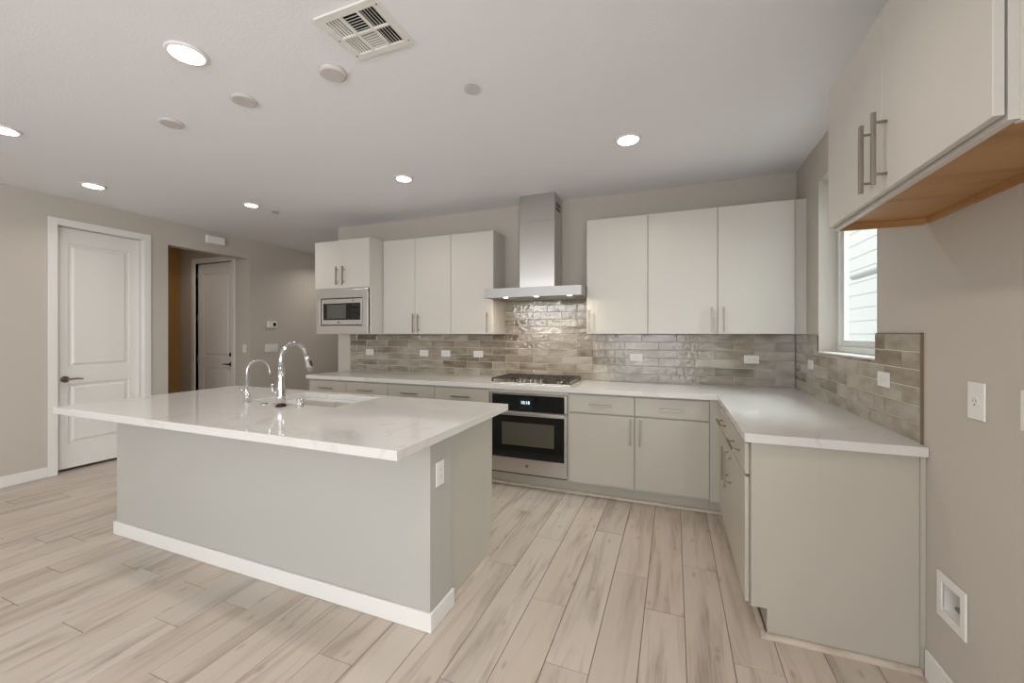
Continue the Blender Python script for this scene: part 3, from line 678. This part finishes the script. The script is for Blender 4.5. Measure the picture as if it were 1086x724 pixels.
def grate(x0, x1, xy):
    b = BM(); z0, z1 = .034, .044; y0, y1 = -hd + .012, hd - .012; s = .006
    yy0 = y0 if xy != 0 else y0 + .11
    for x in (x0 + s, x1 - s): box(b, x - s, x + s, yy0, y1, z0, z1)
    for y in (yy0 + s, y1 - s): box(b, x0, x1, y - s, y + s, z0, z1)
    n_ = 4
    for i in range(1, n_): y = yy0 + (y1 - yy0) * i / n_; box(b, x0, x1, y - .005, y + .005, z0, z1)
    for f in (.33, .67):
        xm = x0 + (x1 - x0) * f; box(b, xm - .004, xm + .004, yy0, y1, z0, z1)
    for x in (x0 + s, x1 - s):
        for y in (yy0 + s, y1 - s): box(b, x - s, x + s, y - s, y + s, .0105, z0)
    obj('grate', b, 'iron', ct, .0015)
grate(-hw + .012, -hw / 3 - .004, -1); grate(-hw / 3 + .002, hw / 3 - .002, 0); grate(hw / 3 + .004, hw - .012, 1)
for x, y in ((-.105, -.175), (-.055, -.20), (0, -.175), (.05, -.20), (.10, -.175)):
    b = BM(); lathe(b, (x, y, .0105), [(.019, 0), (.019, .004), (.016, .006), (.014, .028), (.012, .030)], 24); box(b, x - .003, x + .003, y - .015, y + .015, .0405, .0465); obj('knob', b, 'chrome', ct)

# ================================================================== RANGE HOOD
rh = thing('range_hood', 'stainless chimney range hood above the cooktop', 'range hood', (-1.192, YB, 1.70))
HX0, HX1, HY = -1.6495 + 1.192, -.7345 + 1.192, 3.468 - YB
b = BM(); slab_holes(b, 'z', .004, .012, HX0 + .004, HX1 - .004, HY + .004, -.012, [(HX0 + .12, HX1 - .12, HY + .09, -.06)]); box(b, HX0, HX1, HY, HY + .0035, .0, .086); box(b, HX0, HX0 + .0035, HY + .0035, -.0105, .0, .086); box(b, HX1 - .0035, HX1, HY + .0035, -.0105, .0, .086); box(b, HX0 + .0035, HX1 - .0035, HY + .0035, -.0105, .082, .086)
can = obj('canopy', b, 'hood_steel', rh, .001)
for a in (0, 1, 2):
    x0 = HX0 + .122 + a * (HX1 - HX0 - .244) / 3; x1 = x0 + (HX1 - HX0 - .244) / 3 - .004
    b = BM(); box(b, x0, x1, HY + .092, -.062, .008, .010)
    for i in range(7): y = HY + .11 + i * .048; box(b, x0 + .01, x1 - .01, y, y + .02, .004, .0079)
    obj('baffle_filter', b, 'steel', can)
for x in (-1.455, -1.155, -.850):
    b = BM(); disc(b, (x + 1.192, HY + .05, .0005), .021, .0034, 'z', 24); obj('hood_lamp', b, 'hood_led', can)
    d = bpy.data.lights.new('hood_light', 'AREA'); d.shape = 'DISK'; d.size = .04; d.energy = 1.2; d.color = (1, .86, .66); o = bpy.data.objects.new('hood_light', d); COL.objects.link(o); o.location = (x, 3.468 + .05, 1.697)
c0, c1, cy = -1.387 + 1.192, -1.037 + 1.192, 3.702 - YB
b = BM(); box(b, c0, c1, cy, -.001, .0865, .74); ch = obj('chimney', b, 'steel', rh, .0015)
b = BM(); box(b, c0 + .0015, c1 - .0015, cy + .0015, -.001, .741, ZC - 1.701); cu = obj('chimney_sleeve', b, 'steel', rh, .0015)
for i in range(5):
    for j in range(2):
        b = BM(); y = cy + .06 + i * .032; box(b, c1 - .0012, c1 + .0006, y, y + .018, .845 + j * .045, .875 + j * .045); obj('vent_slot', b, 'gap', cu)

# ================================================================== CEILING FIXTURES
def downlight(x, y, label, r=.086, power=3.0):
    t = thing('recessed_downlight', label, 'ceiling light', (x, y, ZC), 0, 'recessed ceiling downlights')
    b = BM(); lathe(b, (0, 0, -.012), [(r, .0115), (r, .006), (r - .004, .001), (r - .018, 0), (r - .018, .004)], 40); obj('trim_ring', b, 'plate', t)
    b = BM(); disc(b, (0, 0, -.0135), r - .019, .003, 'z', 40); obj('lens', b, 'lamp', t)
    d = bpy.data.lights.new('downlight_light', 'AREA'); d.shape = 'DISK'; d.size = .13; d.energy = power; d.color = (1, .92, .845); d.spread = R(135)
    o = bpy.data.objects.new('downlight_light', d); COL.objects.link(o); o.parent = t; o.location = (0, 0, -.0145)
    return t
downlight(-2.150, 1.235, 'large lit round downlight at upper left nearest the camera')
downlight(-4.060, 1.250, 'lit round downlight cut by the left edge of the photo')
downlight(-4.842, 2.025, 'lit round downlight above the main left door')
downlight(-4.046, 2.925, 'lit round downlight above the opening to the recess', .075)
downlight(-2.145, 2.905, 'lit round downlight above the back counter left of the hood', .078)
downlight(-.290, 2.890, 'lit round downlight right of the range hood')
downlight(-4.95, 5.05, 'lit round downlight in the hall past the kitchen wall', power=5)
downlight(-.290, 1.235, 'lit round downlight above the aisle, out of the photo overhead', power=5.5)
downlight(-.290, -.420, 'lit round downlight right behind the camera', power=1)
downlight(-2.150, -.420, 'lit round downlight behind the camera towards the middle', power=1)
downlight(-4.060, -.420, 'lit round downlight behind the camera towards the left wall', power=1)
downlight(-6.55, 3.35, 'lit round downlight inside the recess, out of sight above the header', power=1.3)
def cover(x, y, r, h, label, name='blank_cover_plate', cat='cover plate', group='round covers over the island'):
    b = BM(); lathe(b, (x, y, ZC - h), [(r * .82, 0), (r * .97, h * .25), (r, h * .5), (r, h - .0005)], 40); return tag(obj(name, b, 'cover'), label, cat, group)
cover(-1.610, 1.595, .066, .022, 'round white raised cover nearest the air register, over the island')
cover(-2.275, 1.600, .066, .014, 'round white cover over the island, middle of three')
cover(-2.948, 1.606, .066, .014, 'round white cover over the island farthest from the air register')
def sprinkler(x, y, label):
    t = thing('fire_sprinkler_cover', label, 'sprinkler cover', (x, y, ZC), 0, 'flat sprinkler covers on the ceiling')
    b = BM(); disc(b, (0, 0, -.010), .042, .0035, 'z', 36); obj('cover_disc', b, 'cover', t)
    b = BM(); disc(b, (0, 0, -.0064), .034, .006, 'z', 30); obj('shadow_ring', b, 'gap', t)
sprinkler(-1.018, 1.986, 'small flat round sprinkler cover near the ceiling centre')
sprinkler(-4.057, 3.205, 'small flat round sprinkler cover near the recess opening')

# air register with six louvre banks
ar = thing('air_register', 'square white ceiling air register with six louvre banks', 'air vent', (0, 0, 0))
x0, x1, y0, y1 = -1.416, -1.098, 1.294, 1.570
zf = ZC - .010
cw_, rw = (VX1 - VX0 - .008) / 3, (VY1 - VY0 - .008) / 2
cells = []
for i in range(3):
    for j in range(2):
        a = VX0 + .004 + i * cw_ + .006; c = VY0 + .004 + j * rw + .006; cells.append((a, a + cw_ - .012, c, c + rw - .012, i, j))
b = BM(); slab_holes(b, 'z', zf, ZC - .0008, x0, x1, y0, y1, [c[:4] for c in cells]); obj('face_plate', b, 'plate', ar, .002)
for (a, bb, c, d, i, j) in cells:
    n_ = 5 if i != 1 else 7
    for q in range(n_):
        m_ = BM()
        if i == 1:     # blades along x
            yc = c + (d - c) * (q + .5) / n_; ang = R(42 if j == 0 else -4); L2 = (bb - a) / 2 - .001; h = .0046 if j else .0085
            P = [Vector((s1 * L2, s2 * h * math.cos(ang), s2 * h * math.sin(ang))) for s1, s2 in ((-1, -1), (1, -1), (1, 1), (-1, 1))]; cen = Vector(((a + bb) / 2, yc, zf + .008)); nn = Vector((0, -math.sin(ang), math.cos(ang))) * .0008
        else:
            xc = a + (bb - a) * (q + .5) / n_; ang = R(-42 if i == 2 else 4); L2 = (d - c) / 2 - .001; h = .0050 if i == 0 else .0066
            P = [Vector((s2 * h * math.cos(ang), s1 * L2, s2 * h * math.sin(ang))) for s1, s2 in ((-1, -1), (1, -1), (1, 1), (-1, 1))]; cen = Vector((xc, (c + d) / 2, zf + .008)); nn = Vector((-math.sin(ang), 0, math.cos(ang))) * .0008
        A = [m_.verts.new(cen + p + nn) for p in P]; B_ = [m_.verts.new(cen + p - nn) for p in P]
        m_.faces.new(A); m_.faces.new(B_[::-1])
        for s in range(4): m_.faces.new((A[s], A[(s + 1) % 4], B_[(s + 1) % 4], B_[s]))
        obj('louvre', m_, 'plate', ar)
b = BM(); e_ = .001
box(b, VX0 + e_, VX1 - e_, VY0 + e_, VY1 - e_, ZC + .10, ZC + .104)
for d_ in ((VX0 + .0005, VX0 + .0015, VY0, VY1), (VX1 - .0015, VX1 - .0005, VY0, VY1), (VX0, VX1, VY0 + .0005, VY0 + .0015), (VX0, VX1, VY1 - .0015, VY1 - .0005)): box(b, *d_, ZC, ZC + .10)
obj('duct_box', b, 'duct', ar)
for x, y in ((x0 + .012, (y0 + y1) / 2), (x1 - .012, y0 + .03), (x1 - .012, y1 - .03), (x0 + .012, y1 - .03)):
    b = BM(); disc(b, (x, y, zf - .0015), .004, .0015, 'z', 12); obj('screw', b, 'nickel', ar)

# ================================================================== WALL PLATES
# local: plate faces -y, centred at origin
def outlet(label, loc, rz, horizontal=False, w_=.070, h_=.114, group=None):
    t = thing('electrical_outlet', label, 'outlet', loc, rz, group)
    if horizontal: w_, h_ = h_, w_
    bobj('cover_plate', 'plate', t, (-w_ / 2, w_ / 2, -.006, -.0005, -h_ / 2, h_ / 2), .002)
    fw, fh = (.066, .033) if horizontal else (.033, .066)
    f = bobj('receptacle', 'white', t, (-fw / 2, fw / 2, -.0075, -.0062, -fh / 2, fh / 2), .001)
    for s in (-1, 1):
        cx, cz = (s * .017, 0) if horizontal else (0, s * .017)
        for k_ in (-1, 1):
            dx, dz = (0, k_ * .0055) if horizontal else (k_ * .0055, 0)
            hw_, hh_ = (.0035, .0009) if horizontal else (.0009, .0035)
            bobj('slot', 'black', f, (cx + dx - hw_, cx + dx + hw_, -.0079, -.0076, cz + dz - hh_, cz + dz + hh_))
    return t
yp = YB - .0098
GO = 'outlets on the back tile splash'
outlet('outlet on the back tiles leftmost, under the microwave', (-3.428, yp, 1.145), 0, True, group=GO)
outlet('outlet on the back tiles second from the left', (-2.654, yp, 1.145), 0, True, group=GO)
outlet('outlet on the back tiles third from the left', (-2.368, yp, 1.147), 0, True, group=GO)
outlet('outlet on the back tiles just left of the cooktop', (-1.964, yp, 1.147), 0, True, group=GO)
outlet('outlet on the back tiles right of the cooktop', (-.323, yp, 1.146), 0, True, group=GO)
outlet('outlet on the back tiles nearest the right corner', (.615, yp, 1.147), 0, True, group=GO)
xp = XR - .0098
outlet('small outlet on the right tiles below the window near the corner', (xp, 3.56, 1.140), R(-90), True)
outlet('outlet on the right tiles near their free end', (xp, 2.452, 1.148), R(-90), True)
outlet('outlet on the island end wall under the counter', (-1.0365, 1.680, .702), R(90))
# single round receptacle on right wall (refrigerator)
t = thing('refrigerator_outlet', 'white plate with one round receptacle on bare right wall', 'outlet', (XR - .0003, 1.830, 1.140), R(-90))
bobj('cover_plate', 'plate', t, (-.041, .041, -.006, -.0005, -.062, .062), .002)
b = BM(); disc(b, (0, -.0062, -.002), .0175, -.0025, 'y', 28); rc = obj('receptacle', b, 'white', t)
for dx, dz, hw_, hh_ in ((-.007, .003, .001, .004), (.007, .003, .001, .004), (0, -.010, .0025, .0025)): bobj('slot', 'black', rc, (dx - hw_, dx + hw_, -.0091, -.0088, -.002 + dz - hh_, -.002 + dz + hh_))
for dz in (.045, -.045):
    b = BM(); disc(b, (0, -.0062, dz), .003, -.0008, 'y', 10); obj('screw', b, 'plate', t)
def rocker(label, loc, rz, gang=1, name='light_switch'):
    t = thing(name, label, 'light switch', loc, rz); w_ = .07 + .046 * (gang - 1)
    bobj('cover_plate', 'plate', t, (-w_ / 2, w_ / 2, -.006, -.0005, -.058, .058), .002)
    for i in range(gang):
        x = (i - (gang - 1) / 2) * .046; bobj('rocker', 'white', t, (x - .0165, x + .0165, -.0095, -.0062, -.033, .033), .001)
    return t
rocker('single white rocker switch on right wall at the photo edge', (XR - .0003, 1.607, 1.142), R(-90))
rocker('single white rocker switch beside the recess door', (-5.652, 3.9857, 1.160), 0)
rocker('wide white four-gang rocker switch on the hall wall below the thermostat', (XL + .0003, 4.318, 1.155), R(90), 4)
# thermostat
t = thing('thermostat', 'small white thermostat with dark screen on the hall wall', 'thermostat', (XL + .0003, 4.322, 1.505), R(90))
bobj('housing', 'plate', t, (-.075, .075, -.026, -.0005, -.047, .047), .006); bobj('screen', 'black', t, (.005, .052, -.0275, -.0262, -.026, .026))
# door chime
t = thing('door_chime', 'white rounded door chime box high above the recess opening', 'door chime', (XL + .0003, 3.508, 2.578), R(90))
bobj('housing', 'plate', t, (-.118, .118, -.045, -.0005, -.052, .052), .016, ); t.children[0].modifiers[0].segments = 4
# recessed water supply box (hole in right wall)
t = thing('water_supply_box', 'white recessed ice-maker supply box low on the right wall', 'supply box', (XR - .0003, 1.960, .385), R(-90))
b = BM(); slab_holes(b, 'y', -.008, -.0005, -.083, .083, -.084, .084, [(-.052, .052, -.052, .052)]); obj('flange', b, 'plate', t, .003)
b = BM(); box(b, -.054, .054, .07, .073, -.054, .054)
for d_ in ((-.0545, -.0525, -.054, .054), (.0525, .0545, -.054, .054)): box(b, d_[0], d_[1], 0, .07, d_[2], d_[3])
for d_ in ((-.0545, -.0525), (.0525, .0545)): box(b, -.0525, .0525, 0, .07, d_[0], d_[1])
obj('recess_liner', b, 'plate', t)
b = BM(); tube(b, [(.0, .05, -.052), (.0, .05, -.005)], .008, 14); tube(b, [(0, .05, -.02), (0, .02, -.02)], .006, 12); box(b, -.014, .014, .012, .02, -.026, -.014); obj('valve', b, 'nickel', t)
